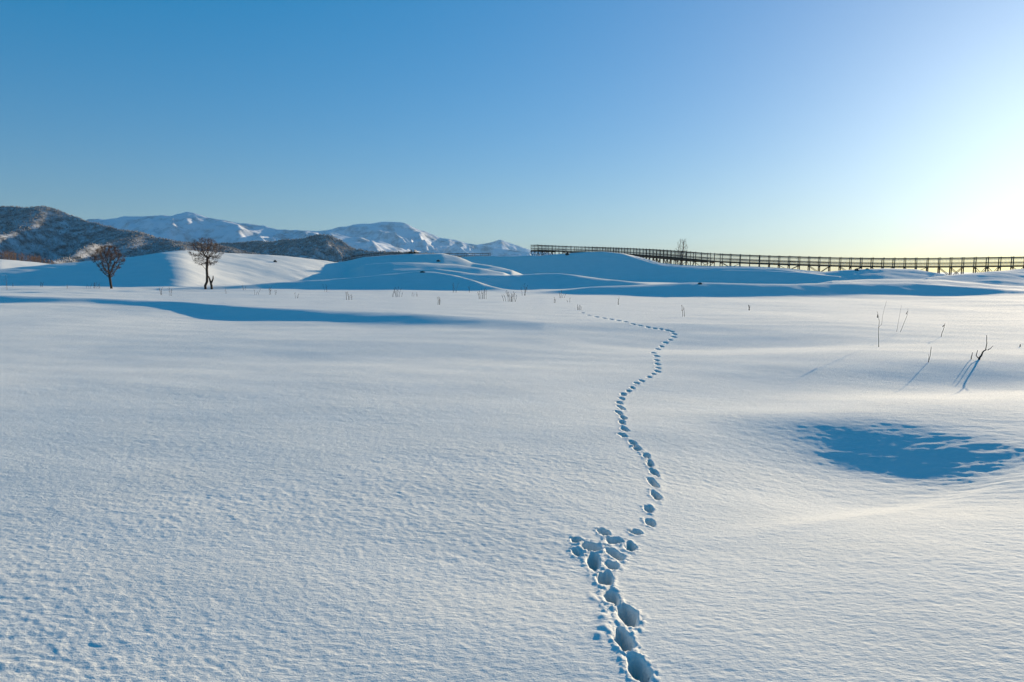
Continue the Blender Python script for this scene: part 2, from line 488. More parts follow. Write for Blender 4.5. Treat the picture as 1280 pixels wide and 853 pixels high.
def mountain(name, label, pts, front, back, mat, nu, nt, amp, fl, fr, seed, power=1.1, base=-40.0, crag=0.0, gain=0.48):
    P = np.array([at(*p) for p in pts])
    u0 = P[:, 0] / P[:, 1]
    g = np.linspace(u0[0], u0[-1], nu)
    ker = np.hanning(9)[1:-1]; ker /= ker.sum()
    sm = lambda v: np.convolve(np.pad(v, 3, 'edge'), ker, 'valid')
    Yc, Zc = sm(np.interp(g, u0, P[:, 1])), sm(np.interp(g, u0, P[:, 2]))
    t = np.concatenate([-np.linspace(1, 0, nt) ** 1.3 * front, (np.linspace(0, 1, nt // 2)[1:]) ** 1.3 * back])
    U, T = np.meshgrid(g, t)
    Y = Yc[None, :] + T
    X = U * Yc[None, :] * (1 + 0.35 * T / Yc[None, :])
    e = np.where(T < 0, 1 + T / front, 1 - T / back)
    ends = sstep(0, 0.06, (U - g[0]) / (g[-1] - g[0])) * sstep(0, 0.06, (g[-1] - U) / (g[-1] - g[0]))
    env = e ** power
    H = (Zc[None, :] - base) * env
    wx, wy = X + 0.25 * fl * perlin(X / fl, Y / fl, seed + 5), Y
    n = ridged(wx / fl + 0.35 * T / fl, wy / fr, 5, seed, gain) - 1.45
    H = H + amp * n * np.minimum(1, (1 - e) * 2.6 + 0.06) * np.clip(e * 5, 0, 1) * ends
    if crag:
        H = H + crag * fbm(X / (fl * 0.25), Y / (fl * 0.25), 4, seed + 9) * np.clip(e * 4, 0, 1) * ends
    Z = base + np.maximum(H, 0) * 1.0
    Pm = np.stack([X, Y, Z], axis=-1)
    o = grid_mesh(name, Pm, False, mat)
    tag(o, label, kind='structure')
    return Pm

m_far = mountain('mountain', 'far snowy mountain range with a blunt summit',
    [(-700, 300, 7000), (-200, 283, 7000), (60, 279, 7000), (117, 274.5, 7000), (149, 272, 7000), (186, 270, 7000), (210, 269.5, 7000), (226, 266.5, 7000), (242, 264.5, 7000), (255, 271, 7000), (274, 275, 7000), (300, 279, 7000), (321, 280, 7000), (342, 285, 7000), (376, 288, 7000), (420, 292, 7000), (480, 303, 7000), (560, 330, 7000)],
    1700, 2500, FAR_SNOW, 420, 160, 200, 700, 1700, 21, crag=14, gain=0.50)
m_peak = mountain('mountain', 'snowy mountain with a smooth rounded peak',
    [(250, 325, 8200), (330, 296, 8200), (376, 289, 8200), (404, 288, 8200), (427, 283.6, 8200), (460, 278.8, 8200), (480, 276.5, 8200), (489, 276, 8200), (503, 278, 8200), (522, 286, 8200), (545, 295, 8200), (567, 300.5, 8200), (590, 304, 8200), (640, 312, 8200), (760, 330, 8200)],
    1800, 2500, FAR_SNOW, 380, 160, 175, 800, 1900, 45, crag=10, gain=0.50)
m_small = mountain('mountain', 'small pointed snowy peak at the end of the range',
    [(500, 330, 10500), (570, 309, 10500), (600, 305.5, 10500), (612, 304, 10500), (625, 299.6, 10500), (638, 304.7, 10500), (657, 310, 10500), (669, 313.7, 10500), (720, 322, 10500), (800, 334, 10500)],
    1400, 2500, FAR_SNOW, 200, 90, 100, 800, 1800, 77, crag=8)
h_left = mountain('wooded_hill', 'dark wooded hill with a sunlit frosted ridge',
    [(-700, 262, 2400), (-300, 250, 2400), (-80, 262, 2500), (0, 257, 2500), (34, 259.5, 2500), (53, 257, 2500), (69, 260.7, 2500), (93, 268.7, 2460), (125, 278.5, 2400), (159, 288, 2330), (191, 295, 2260), (226, 302, 2200), (265, 305, 2150), (330, 318, 2100), (400, 334, 2050)],
    950, 1300, HILL_SNOW, 380, 150, 105, 430, 1000, 101, power=1.0, base=-25, crag=4, gain=0.34)
h_band = mountain('wooded_hill', 'low dark wooded hill below the far range',
    [(180, 325, 3300), (240, 308, 3300), (274, 304.5, 3300), (292, 303.7, 3300), (320, 302, 3300), (356, 302.4, 3300), (385, 307.5, 3300), (420, 318, 3300), (470, 332, 3300)],
    450, 900, HILL_SNOW, 200, 80, 40, 300, 700, 131, base=-25, crag=4)
h_mid = mountain('wooded_hill', 'frosted wooded hill below the rounded peak',
    [(290, 322, 2900), (330, 306, 2900), (351, 300.5, 2900), (376, 297.7, 2900), (401, 293.5, 2900), (415, 294.8, 2900), (430, 304, 2870), (446, 312, 2850), (470, 315, 2800), (500, 315.5, 2750), (534, 316, 2700), (565, 321, 2650), (640, 332, 2600)],
    500, 900, HILL_SNOW, 240, 90, 50, 260, 700, 151, base=-25, crag=4)

FROST = mountain_material('frosted_tree', 0.02, (0.13, 0.117, 0.11), (0.42, 0.39, 0.37), (0.36, 0.64))
def wood(name, label, Pm, count, hmin, hmax, seed, rows):
    """frosted trees standing all over a hillside, too many and too far to count"""
    rs = np.random.RandomState(seed)
    nr, nc = Pm.shape[:2]
    i = rs.uniform(rows[0], rows[1], count) * (nr - 2)
    j = rs.uniform(0.08, 0.97, count) * (nc - 2)
    ii, jj = i.astype(int), j.astype(int)
    fi, fj = (i - ii)[:, None], (j - jj)[:, None]
    base = (Pm[ii, jj] * (1 - fi) * (1 - fj) + Pm[ii + 1, jj] * fi * (1 - fj) + Pm[ii, jj + 1] * (1 - fi) * fj + Pm[ii + 1, jj + 1] * fi * fj)
    keep = base[:, 2] > -15
    base = base[keep]; n = len(base)
    h = rs.uniform(hmin, hmax, n); w = h * rs.uniform(0.22, 0.36, n); ph = rs.uniform(0, 6.28, n)
    V = np.zeros((n, 6, 3))
    V[:, 0] = base - [0, 0, 1.0]
    for k in range(4):
        a = ph + k * math.pi / 2
        V[:, 1 + k, 0] = base[:, 0] + np.cos(a) * w * rs.uniform(0.7, 1.2, n)
        V[:, 1 + k, 1] = base[:, 1] + np.sin(a) * w * rs.uniform(0.7, 1.2, n)
        V[:, 1 + k, 2] = base[:, 2] + h * rs.uniform(0.45, 0.75, n)
    V[:, 5] = base + np.stack([rs.uniform(-.1, .1, n) * h, rs.uniform(-.1, .1, n) * h, h], axis=-1)
    tri = np.array([(0, 2, 1), (0, 3, 2), (0, 4, 3), (0, 1, 4), (5, 1, 2), (5, 2, 3), (5, 3, 4), (5, 4, 1)])
    F_ = (np.arange(n)[:, None, None] * 6 + tri[None]).reshape(-1, 3)
    me = bpy.data.meshes.new(name)
    me.vertices.add(n * 6); me.vertices.foreach_set('co', V.reshape(-1).astype(np.float32))
    me.loops.add(F_.size); me.loops.foreach_set('vertex_index', F_.reshape(-1).astype(np.int32))
    me.polygons.add(len(F_))
    me.polygons.foreach_set('loop_start', (np.arange(len(F_)) * 3).astype(np.int32))
    me.polygons.foreach_set('loop_total', np.full(len(F_), 3, np.int32))
    me.update(calc_edges=True)
    o = new_obj(name, me, FROST)
    tag(o, label, kind='stuff')

wood('hillside_wood', 'frosted bare wood covering the dark hill on the left', h_left, 42000, 3, 5.5, 1, (0.15, 0.80))
wood('hillside_wood', 'bare wood on the low dark hill below the far range', h_band, 9000, 3, 6, 2, (0.3, 0.80))
wood('hillside_wood', 'frosted bare wood on the hill below the rounded peak', h_mid, 10000, 3, 6, 3, (0.3, 0.80))

# ------------------------------------------------------------------ branching plants
class Tubes:
    def __init__(self):
        self.v, self.f = [], []
    def chain(self, pts, rad, sides=5):
        pts = [np.asarray(p, float) for p in pts]
        if len(pts) < 2: return
        start = len(self.v)
        for i, p in enumerate(pts):
            d = pts[min(i + 1, len(pts) - 1)] - pts[max(i - 1, 0)]
            d = d / (np.linalg.norm(d) + 1e-9)
            a = np.cross(d, [0.31, 0.87, 0.12]); a /= np.linalg.norm(a) + 1e-9
            b = np.cross(d, a)
            for k in range(sides):
                an = 2 * math.pi * k / sides
                self.v.append(p + rad[i] * (math.cos(an) * a + math.sin(an) * b))
        for i in range(len(pts) - 1):
            for k in range(sides):
                q = start + i * sides
                self.f.append((q + k, q + (k + 1) % sides, q + sides + (k + 1) % sides, q + sides + k))
        self.f.append(tuple(start + k for k in range(sides))[::-1])
        e = start + (len(pts) - 1) * sides
        self.f.append(tuple(e + k for k in range(sides)))
    def build(self, name, mat, parent=None):
        return mesh_from(name, self.v, self.f, mat, parent, smooth=True)

def colonise(trunk, cloud, step, reach, kill, iters, seed):
    """grow a bare crown from a trunk polyline towards a cloud of buds"""
    rs = np.random.RandomState(seed)
    nodes = [np.array(p, float) for p in trunk]
    parent = [-1] + list(range(len(trunk) - 1))
    pts = np.array(cloud, float)
    for it in range(iters):
        if not len(pts): break
        N = np.array(nodes)
        d2 = ((pts[:, None, :] - N[None, :, :]) ** 2).sum(-1)
        near = d2.argmin(1); dist = np.sqrt(d2.min(1))
        act = dist < reach
        if not act.any(): break
        for k in np.unique(near[act]):
            sel = act & (near == k)
            v = pts[sel] - N[k]
            v = (v / (np.linalg.norm(v, axis=1, keepdims=True) + 1e-9)).mean(0) + rs.normal(0, 0.16, 3)
            v = v / (np.linalg.norm(v) + 1e-9)
            nodes.append(N[k] + v * step); parent.append(int(k))
        N = np.array(nodes)
        d2 = ((pts[:, None, :] - N[None, :, :]) ** 2).sum(-1).min(1)
        pts = pts[np.sqrt(d2) > kill]
    return np.array(nodes), parent

def radii(nodes, parent, tip, expo):
    n = len(nodes)
    acc = np.zeros(n); kids = [[] for _ in range(n)]
    for i, p in enumerate(parent):
        if p >= 0: kids[p].append(i)
    order = sorted(range(n), key=lambda i: -i)
    r = np.zeros(n)
    for i in order:
        r[i] = tip if not kids[i] else sum(r[k] ** expo for k in kids[i]) ** (1 / expo)
    return r, kids

def bare_tree(name, label, loc, trunk, cloud, step, base_r, tip, seed, mat_trunk, mat_twig, leaves=0, limb_r=0.03, group=None, spray=0):
    root = empty(name, loc)
    tag(root, label, 'tree', group)
    nodes, parent = colonise(trunk, cloud, step, step * 9, step * 1.7, 160, seed)
    r, kids = radii(nodes, parent, tip, 2.2)
    scale = base_r / r[0]
    r = np.maximum(r * (0.35 + 0.65 * scale) if scale < 1 else r * scale ** np.clip((r - tip) / (r[0] - tip), 0, 1), tip)
    chains, stack = [], [(0, None)]
    while stack:
        s, par = stack.pop()
        ch = [par] if par is not None else []
        cur = s
        while True:
            ch.append(cur)
            if not kids[cur]: break
            ks = sorted(kids[cur], key=lambda k: -r[k])
            for k in ks[1:]: stack.append((k, cur))
            cur = ks[0]
        chains.append(ch)
    twigs = Tubes()
    tips = []
    for ci, ch in enumerate(chains):
        pts = [nodes[k] for k in ch]
        rad = [r[k] for k in ch]
        if ci and len(rad) > 1: rad[0] = min(rad[0], rad[1] * 1.25)
        rad[-1] *= 0.5
        if ci == 0 or rad[min(1, len(rad) - 1)] > limb_r:
            t = Tubes(); t.chain(pts, rad, 7)
            t.build('trunk' if ci == 0 else 'limb', mat_trunk, root)
        else:
            twigs.chain(pts, rad, 3)
        tips += ch[-3:]
    rs2 = np.random.RandomState(seed + 8)
    mid_ = nodes[len(trunk):].mean(0)
    for k in (tips if spray else []):
        for q in range(spray):
            d = rs2.normal(0, 0.6, 3) + 0.6 * (nodes[k] - mid_) / (np.linalg.norm(nodes[k] - mid_) + 1e-9) + [0, 0, 0.35]
            d = d / (np.linalg.norm(d) + 1e-9) * step * rs2.uniform(1.2, 2.8)
            twigs.chain([nodes[k], nodes[k] + d * 0.5 + rs2.normal(0, 0.1 * step, 3), nodes[k] + d], [tip * 0.7, tip * 0.6, tip * 0.35], 3)
    twigs.build('crown', mat_twig, root)
    if leaves:
        rs = np.random.RandomState(seed + 3)
        v, f = [], []
        for q in range(leaves):
            c = nodes[tips[rs.randint(len(tips))]] + rs.normal(0, 0.035, 3)
            a = rs.normal(0, 1, 3); a /= np.linalg.norm(a)
            b = np.cross(a, rs.normal(0, 1, 3)); b /= np.linalg.norm(b) + 1e-9
            s = rs.uniform(0.018, 0.036)
            i = len(v)
            v += [c - a * s, c + b * s * 0.55, c + a * s, c - b * s * 0.55]
            f.append((i, i + 1, i + 2, i + 3))
        o = mesh_from('withered_leaves', v, f, LEAF, root)
        o['kind'] = 'stuff'
    return root

def cloud_of(n, seed, fn):
    rs = np.random.RandomState(seed)
    out = []
    while len(out) < n:
        p = fn(rs)
        if p is not None: out.append(p)
    return np.array(out)

def px_m(dist): return dist / F

# left tree: one trunk, fan-shaped crown that keeps brown leaves
g = ground_hit(139.5, 361)
S = px_m(g[1])
def fan(rs):
    z = rs.uniform(15, 54)
    top = 20 * math.sqrt(max(0, 1 - ((z - 36) / 18.5) ** 2)) if z > 36 else 3 + 17 * (z - 15) / 21
    a, q = rs.uniform(0, 6.283), math.sqrt(rs.uniform(0, 1))
    x, y = top * q * math.cos(a), top * q * math.sin(a)
    return (x * S - 1.5 * S, y * S, z * S)
bare_tree('bare_tree', 'small brown-leaved tree with a fan-shaped crown before the blue shaded dune', g - [0, 0, 0.06],
    [(0, 0, 0), (-0.5 * S, 0, 6 * S), (-1.2 * S, 0, 13 * S), (-1.6 * S, 0, 17 * S)], cloud_of(1500, 4, fan), 0.07, 0.085, 0.0065, 5, BARK, TWIG, leaves=4500, limb_r=0.022, spray=2)

# right tree: crooked trunk, layered umbrella crown
g = ground_hit(257, 361.5)
S = px_m(g[1])
def umbrella(rs):
    a, q = rs.uniform(0, 6.283), math.sqrt(rs.uniform(0, 1))
    if rs.uniform() < 0.5:
        z, rad = rs.uniform(47, 63), 19.0
        rad *= math.sqrt(max(0.02, 1 - ((z - 50) / 14.0) ** 2))
    else:
        z, rad = rs.uniform(30, 47), 22.0
        rad *= 0.45 + 0.55 * (z - 28) / 19
    x, y = rad * q * math.cos(a), rad * q * math.sin(a)
    return ((x + 2.5) * S, y * S, z * S)
bare_tree('bare_tree', 'bare tree with a crooked trunk and wide umbrella crown beside a forked stump', g - [0, 0, 0.06],
    [(0, 0, 0), (-0.3 * S, 0, 5 * S), (2.2 * S, 0, 10 * S), (2.8 * S, 0, 18 * S), (2.6 * S, 0, 25 * S), (3.6 * S, 0, 33 * S), (4.0 * S, 0, 40 * S)],
    cloud_of(1700, 8, umbrella), 0.07, 0.085, 0.0065, 9, BARK, TWIG, limb_r=0.022, spray=3)

# forked dead stem beside it
g = ground_hit(264.8, 361.5)
root = empty('tree_stump', g - [0, 0, 0.06])
tag(root, 'short forked dead stem standing beside the crooked umbrella-crowned tree', 'stump')
t = Tubes(); t.chain([(0, 0, 0), (-0.2 * S, 0, 5 * S), (-0.9 * S, 0, 9 * S), (-2.2 * S, 0.3 * S, 13 * S), (-3.4 * S, 0.4 * S, 17 * S)], [0.085, 0.08, 0.075, 0.06, 0.035], 7); t.build('trunk', BARK, root)
t = Tubes(); t.chain([(-0.7 * S, 0, 8 * S), (1.0 * S, 0, 11 * S), (2.2 * S, 0, 14 * S), (2.4 * S, 0, 17.5 * S)], [0.065, 0.055, 0.045, 0.025], 7); t.build('limb', BARK, root)

# pale tree standing behind the boardwalk
bx = at(852.5, 330, 172)
gz = float(land(np.array([bx[0]]), np.array([bx[1]]))[0])
S = px_m(172)
top_z = at(852.5, 298.5, 172)[2] - gz
def vase(rs):
    z = rs.uniform(0.45, 1.0)
    rad = 7.5 * S * (0.35 + 0.65 * math.sin(min(1, (z - 0.4) / 0.45) * 1.57)) * (1 if z < 0.85 else (1.0 - z) / 0.15 * 0.5 + 0.5)
    a, q = rs.uniform(0, 6.283), math.sqrt(rs.uniform(0, 1))
    return (rad * q * math.cos(a), rad * q * math.sin(a), z * top_z)
bare_tree('bare_tree', 'small pale bare tree rising behind the boardwalk railing', (bx[0], bx[1], gz - 0.1),
    [(0, 0, 0), (0.05, 0, top_z * 0.2), (0, 0, top_z * 0.42)], cloud_of(420, 12, vase), 0.22, 0.16, 0.034, 13, PALE_BARK, PALE_BARK, limb_r=0.06, spray=1)

# ------------------------------------------------------------------ bare wood at the far left
def far_wood():
    rs = np.random.RandomState(31)
    t = Tubes()
    for q in range(420):
        px = rs.uniform(-260, 66)
        dist = rs.uniform(338, 420)
        p = at(px, 327, dist)
        x, y = p[0], p[1]
        z = float(land(np.array([x]), np.array([y]))[0])
        top = at(px, 310.5 if px < 0 else np.interp(px, [0, 26, 48, 66], [310.5, 315.5, 319.5, 325.5]), dist)[2] + rs.normal(0, 0.35)
        h = max(2.0, (top - z) * rs.uniform(0.8, 1.05))
        t.chain([(x, y, z - 0.2), (x + rs.normal(0, .15), y, z + h * 0.5), (x + rs.normal(0, .3), y, z + h)], [0.10, 0.07, 0.02], 3)
        for k in range(9):
            a, zz = rs.uniform(0, 6.28), z + h * rs.uniform(0.25, 0.85)
            L = h * rs.uniform(0.12, 0.26)
            t.chain([(x, y, zz), (x + L * math.cos(a), y + L * math.sin(a), zz + L * rs.uniform(0.6, 1.3))], [0.05, 0.02], 3)
    o = t.build('bare_wood', TWIG)
    tag(o, 'brown bare wood at the foot of the dark hill, left edge', kind='stuff')
far_wood()

# ------------------------------------------------------------------ boardwalk
def unit_box(name, mat):
    v = [(-.5, -.5, -.5), (.5, -.5, -.5), (.5, .5, -.5), (-.5, .5, -.5), (-.5, -.5, .5), (.5, -.5, .5), (.5, .5, .5), (-.5, .5, .5)]
    f = [(0, 3, 2, 1), (4, 5, 6, 7), (0, 1, 5, 4), (1, 2, 6, 5), (2, 3, 7, 6), (3, 0, 4, 7)]
    me = bpy.data.meshes.new(name)
    me.from_pydata(v, [], f); me.materials.append(mat)
    return me
BEAM = unit_box('timber', WOOD)

def beam(name, a, b, w, h, root, origin):
    """a squared timber from a to b"""
    a, b = Vector(a) - origin, Vector(b) - origin
    d = b - a
    o = bpy.data.objects.new(name, BEAM)
    COL.objects.link(o)
    o.parent = root
    o.location = (a + b) / 2
    o.rotation_mode = 'QUATERNION'
    x = d.normalized()
    up = Vector((0, 0, 1)) if abs(x.z) < 0.95 else Vector((0, 1, 0))
    y = up.cross(x).normalized(); z = x.cross(y)
    o.rotation_quaternion = Matrix((x, y, z)).transposed().to_quaternion()
    o.scale = (d.length, w, h)
    return o

def boardwalk(label, path, bay, width, detail=True, seed=1):
    rs = random.Random(seed)
    P = np.array([at(*p) for p in path])
    s = np.concatenate([[0], np.cumsum(np.hypot(np.diff(P[:, 0]), np.diff(P[:, 1])))])
    n = int(s[-1] / bay)
    q = np.linspace(0, s[-1], n + 1)
    ker = np.hanning(9)[1:-1]; ker /= ker.sum()
    sm = lambda v: np.convolve(np.pad(v, 3, 'reflect', reflect_type='odd'), ker, 'valid')
    C_ = np.stack([sm(np.interp(q, s, P[:, k])) for k in range(3)], axis=-1)
    T_ = np.gradient(C_, axis=0); T_[:, 2] = 0; T_ /= np.linalg.norm(T_, axis=1, keepdims=True)
    N_ = np.stack([-T_[:, 1], T_[:, 0], np.zeros(len(T_))], axis=-1)
    origin = Vector(C_[0]); origin.z = float(land(np.array([C_[0, 0]]), np.array([C_[0, 1]]))[0])
    root = empty('boardwalk', origin)
    tag(root, label, 'boardwalk')
    side = {}
    for sd in (-1, 1): side[sd] = C_ + N_ * (sd * width / 2)
    for sd in (-1, 1):
        E = side[sd]
        gz = land(E[:, 0], E[:, 1])
        for i in range(n + 1):
            e = E[i]
            beam('railing_post', e + [0, 0, -0.30], e + [0, 0, 1.27 + rs.uniform(-.03, .03)] + rs.uniform(-.02, .02) * T_[i], 0.09, 0.09, root, origin)
            if gz[i] < e[2] - 0.3:
                beam('support_post', (e[0], e[1], gz[i] - 0.3), e + [0, 0, -0.34], 0.12, 0.12, root, origin)
        for i in range(n):
            a, b = E[i], E[i + 1]
            sag = rs.uniform(-.01, .01)
            beam('rail', a + [0, 0, 1.14 + sag], b + [0, 0, 1.14 + sag], 0.05, 0.09, root, origin)
            beam('rail', a + [0, 0, 0.36 + sag], b + [0, 0, 0.36 + sag], 0.04, 0.06, root, origin)
            beam('edge_beam', a + [0, 0, -0.20], b + [0, 0, -0.20], 0.12, 0.22, root, origin)
            h = min(E[i][2] - gz[i], E[i + 1][2] - gz[i + 1])
            if detail and h > 0.9 and i % 3 != 2:
                lo = -min(h + 0.1, 2.6)
                if i % 3 == 0 or h > 1.6: beam('brace', a + [0, 0, -0.30], b + [0, 0, lo], 0.05, 0.08, root, origin)
                if i % 3 == 1 or h > 1.6: beam('brace', a + N_[i] * 0.09 + [0, 0, lo], b + N_[i] * 0.09 + [0, 0, -0.30], 0.05, 0.08, root, origin)
    for i in range(n + 1):
        a, b = side[-1][i], side[1][i]
        o_ = (b - a) * 0.08
        beam('cross_beam', a - o_ + [0, 0, -0.40], b + o_ + [0, 0, -0.40], 0.12, 0.16, root, origin)
        if i in (0, n):
            for hh, tt in ((1.14, 0.13), (0.75, 0.08), (0.36, 0.09)):
                beam('end_rail', a + [0, 0, hh + 0.003], b + [0, 0, hh + 0.003], 0.06, tt, root, origin)
    # planks and fence wires: too fine to pick apart from here
    v, f = [], []
    def box(p, q_, w, h):
        d = q_ - p; L = np.linalg.norm(d); d = d / L
        sx = np.cross([0, 0, 1.0], d); sx /= np.linalg.norm(sx)
        uz = np.cross(d, sx)
        i0 = len(v)
        for c in (p, q_):
            for (a_, b_) in ((-1, -1), (1, -1), (1, 1), (-1, 1)):
                v.append(c + sx * a_ * w / 2 + uz * b_ * h / 2 - np.array(origin))
        f.extend([(i0, i0 + 3, i0 + 2, i0 + 1), (i0 + 4, i0 + 5, i0 + 6, i0 + 7)])
        for k in range(4):
            f.append((i0 + k, i0 + (k + 1) % 4, i0 + 4 + (k + 1) % 4, i0 + 4 + k))
    for i in range(n):
        for k in range(int(bay / 0.16)):
            t_ = (k + 0.5) / int(bay / 0.16)
            a = side[-1][i] * (1 - t_) + side[-1][i + 1] * t_
            b = side[1][i] * (1 - t_) + side[1][i + 1] * t_
            box(a + [0, 0, -0.035], b + [0, 0, -0.035], 0.14, 0.05)
    o = mesh_from('deck_planks', v, f, WOOD, root); o['kind'] = 'stuff'
    v, f = [], []
    for sd in (-1, 1):
        E = side[sd]
        for i in range(n):
            for hh in (0.10, 0.20, 0.28, 0.46, 0.88, 0.97, 1.05):
                box(E[i] + [0, 0, hh], E[i + 1] + [0, 0, hh], 0.025, 0.025)
            if detail:
                for k in range(1, 9):
                    e = E[i] * (1 - k / 9) + E[i + 1] * k / 9
                    box(e + [0.0001, 0, 0.05], e + [0, 0.002, 1.08], 0.014, 0.014)
    o = mesh_from('fence_wires', v, f, WIRE, root); o['kind'] = 'stuff'
    return root

boardwalk('long dark timber boardwalk on braced posts along the skyline behind the dunes',
    [(668, 312.4, 170), (690, 313.2, 176), (712, 313.9, 175), (745, 315.2, 166), (780, 317.2, 150), (823, 320, 134), (853, 322.8, 124), (880, 325.2, 119), (942, 328.2, 116), (1005, 330.2, 114), (1055, 331.6, 112), (1130, 332.6, 109), (1192, 332.2, 106), (1280, 331.2, 102), (1380, 329.5, 97), (1480, 328, 92)], 1.55, 2.1, seed=2)
boardwalk('far low stretch of boardwalk railing half hidden behind the bush-topped dune left of centre',
    [(428, 328.5, 225), (440, 324, 225), (457, 321.2, 228), (500, 320.2, 236), (560, 321.4, 246), (612, 320.6, 254)], 3.2, 1.7, detail=False, seed=3)

# ------------------------------------------------------------------ dry plants poking through the snow
def snow_z(x, y):
    X, Y = np.array([x]), np.array([y])
    return float((land(X, Y) + relief(X, Y))[0])

def stem_path(rs, h, lean, bend, n=5):
    a = rs.uniform(0, 6.283)
    lx, ly = lean * h * math.cos(a), lean * h * math.sin(a)
    bx_, by_ = rs.normal(0, bend * h), rs.normal(0, bend * h)
    out = []
    for k in range(n):
        t = k / (n - 1)
        out.append(np.array([lx * t + bx_ * t * t, ly * t + by_ * t * t, h * t - 0.12 * (k == 0)]))
    return out

def dry_clump(name, label, cat, px, py, h_px, w_px, n, seed, mat, twigs=3, group='dry plants along the back of the snow field', rad=0.0075):
    rs = np.random.RandomState(seed)
    g_ = ground_hit(px, py)
    S_ = px_m(g_[1])
    root = empty(name, (g_[0], g_[1], g_[2]))
    tag(root, label, cat, group)
    for q in range(n):
        t_ = Tubes()
        ox = rs.uniform(-0.5, 0.5) * w_px * S_ if n > 1 else 0
        oy = rs.uniform(-0.4, 0.4) * min(w_px * S_, 0.6) if n > 1 else 0
        oz = snow_z(g_[0] + ox, g_[1] + oy) - g_[2]
        h = h_px * S_ * (1 if q == 0 else rs.uniform(0.45, 1.0))
        path = [p + [ox, oy, oz] for p in stem_path(rs, h, rs.uniform(0, 0.42), 0.14)]
        t_.chain(path, np.linspace(rad, rad * 0.5, len(path)), 4)
        for k in range(twigs):
            b = path[rs.randint(2, len(path))]
            a, L = rs.uniform(0, 6.28), h * rs.uniform(0.12, 0.3)
            t_.chain([b, b + [L * .5 * math.cos(a), L * .5 * math.sin(a), L * 0.5], b + [L * .7 * math.cos(a), L * .7 * math.sin(a), L]], [rad * .7, rad * .55, rad * .4], 3)
        # seed head
        e = path[-1]
        t_.chain([e - [0, 0, 0.01], e + [0, 0, h * 0.03], e + [0, 0, h * 0.08]], [rad * .6, rad * 1.5, rad * .4], 4)
        t_.build('stem', mat, root)
    return root

PLANTS = [
    # px, py, height, width, stems, material, label
    (9, 362, 17, 2, 2, STRAW, 'tall thin pale stem at the far left edge of the snow field'),
    (17, 359, 5, 2, 2, STRAW, 'tiny dry stem beside the tall pale stem at the left edge'),
    (52, 359, 6, 4, 6, DARKSTEM, 'dark dry tuft alone between the left edge and the brown-leaved tree'),
    (84, 361, 4, 4, 3, STRAW, 'tiny pale tuft between the lone dark tuft and the brown-leaved tree'),
    (111, 360, 5, 6, 4, DARKSTEM, 'leftmost of three dry tufts just left of the brown-leaved tree'),
    (119, 361, 7, 5, 7, DARKSTEM, 'bushiest of three dry tufts just left of the brown-leaved tree'),
    (124.5, 361, 6, 3, 4, DARKSTEM, 'dry tuft nearest the trunk of the brown-leaved tree'),
    (202, 369, 9, 4, 5, STRAW, 'reddish dry stems midway between the two larger trees'),
    (213, 370, 10, 5, 4, STRAW, 'upright reddish stems just left of the crooked umbrella-crowned tree'),
    (283, 367, 6, 2, 2, DARKSTEM, 'short stiff stem just right of the forked dead stem'),
    (307, 363, 6, 5, 4, STRAW, 'faint dry tuft a little right of the short stiff stem'),
    (321, 369, 6, 4, 3, DARKSTEM, 'small dry tuft below the sunlit flank of the big dune'),
    (340, 369, 9, 10, 6, STRAW, 'loose row of dry stems at the foot of the sunlit big dune'),
    (371, 373, 6, 5, 3, STRAW, 'sparse pale stems low on the field below the sunlit dune'),
    (408, 365.5, 8, 3, 3, DARKSTEM, 'single dark stem against the shaded foot of the middle dune'),
    (437, 375, 9, 12, 7, STRAW, 'spread of dry stems right of the single dark stem'),
    (496, 371.5, 11, 13, 9, DARKSTEM, 'dense dark clump of stems below the bush-topped dune'),
    (518, 371, 5, 8, 4, STRAW, 'short pale stems beside the dense dark clump'),
    (551, 381, 9, 8, 5, STRAW, 'pale stems standing nearest the blue shaded bank, centre left'),
    (568.5, 366, 11, 4, 4, DARKSTEM, 'tall dark pair of stems at the foot of the narrow sunlit ridge'),
    (586.5, 366, 7, 2, 2, DARKSTEM, 'short dark stem beside the tall dark pair'),
    (604, 374, 13, 12, 8, DARKSTEM, 'clump of dark stems left of the branchy shrub'),
    (637, 377, 13, 16, 11, DARKSTEM, 'wide branchy dry shrub at the end of the sunlit spur'),
    (654, 370, 14, 7, 5, DARKSTEM, 'tall upright stems right of the wide branchy shrub'),
    (694, 379, 6, 3, 3, STRAW, 'small pale stems right of the tall upright stems'),
    (703, 372.5, 9, 7, 5, STRAW, 'faint grassy tuft at the left end of the long low ridge'),
    (711, 378, 5, 3, 2, STRAW, 'tiny stem just below the faint grassy tuft'),
    (724, 388, 6, 4, 4, DARKSTEM, 'dark tuft where the animal tracks fade out'),
    (773, 381, 8, 3, 2, STRAW, 'lone pale stem above the far end of the tracks'),
    (855, 396, 13, 3, 2, STRAW, 'lone thin stem right of the last bend in the tracks'),
    (936, 388, 6, 4, 3, STRAW, 'short faint stems in the open snow right of the tracks'),
]
for i_, (px, py, hp, wp, n, mt, lab) in enumerate(PLANTS):
    dry_clump('dry_plant', lab, 'dry plant', px, py, hp, wp, n, 200 + i_, mt)

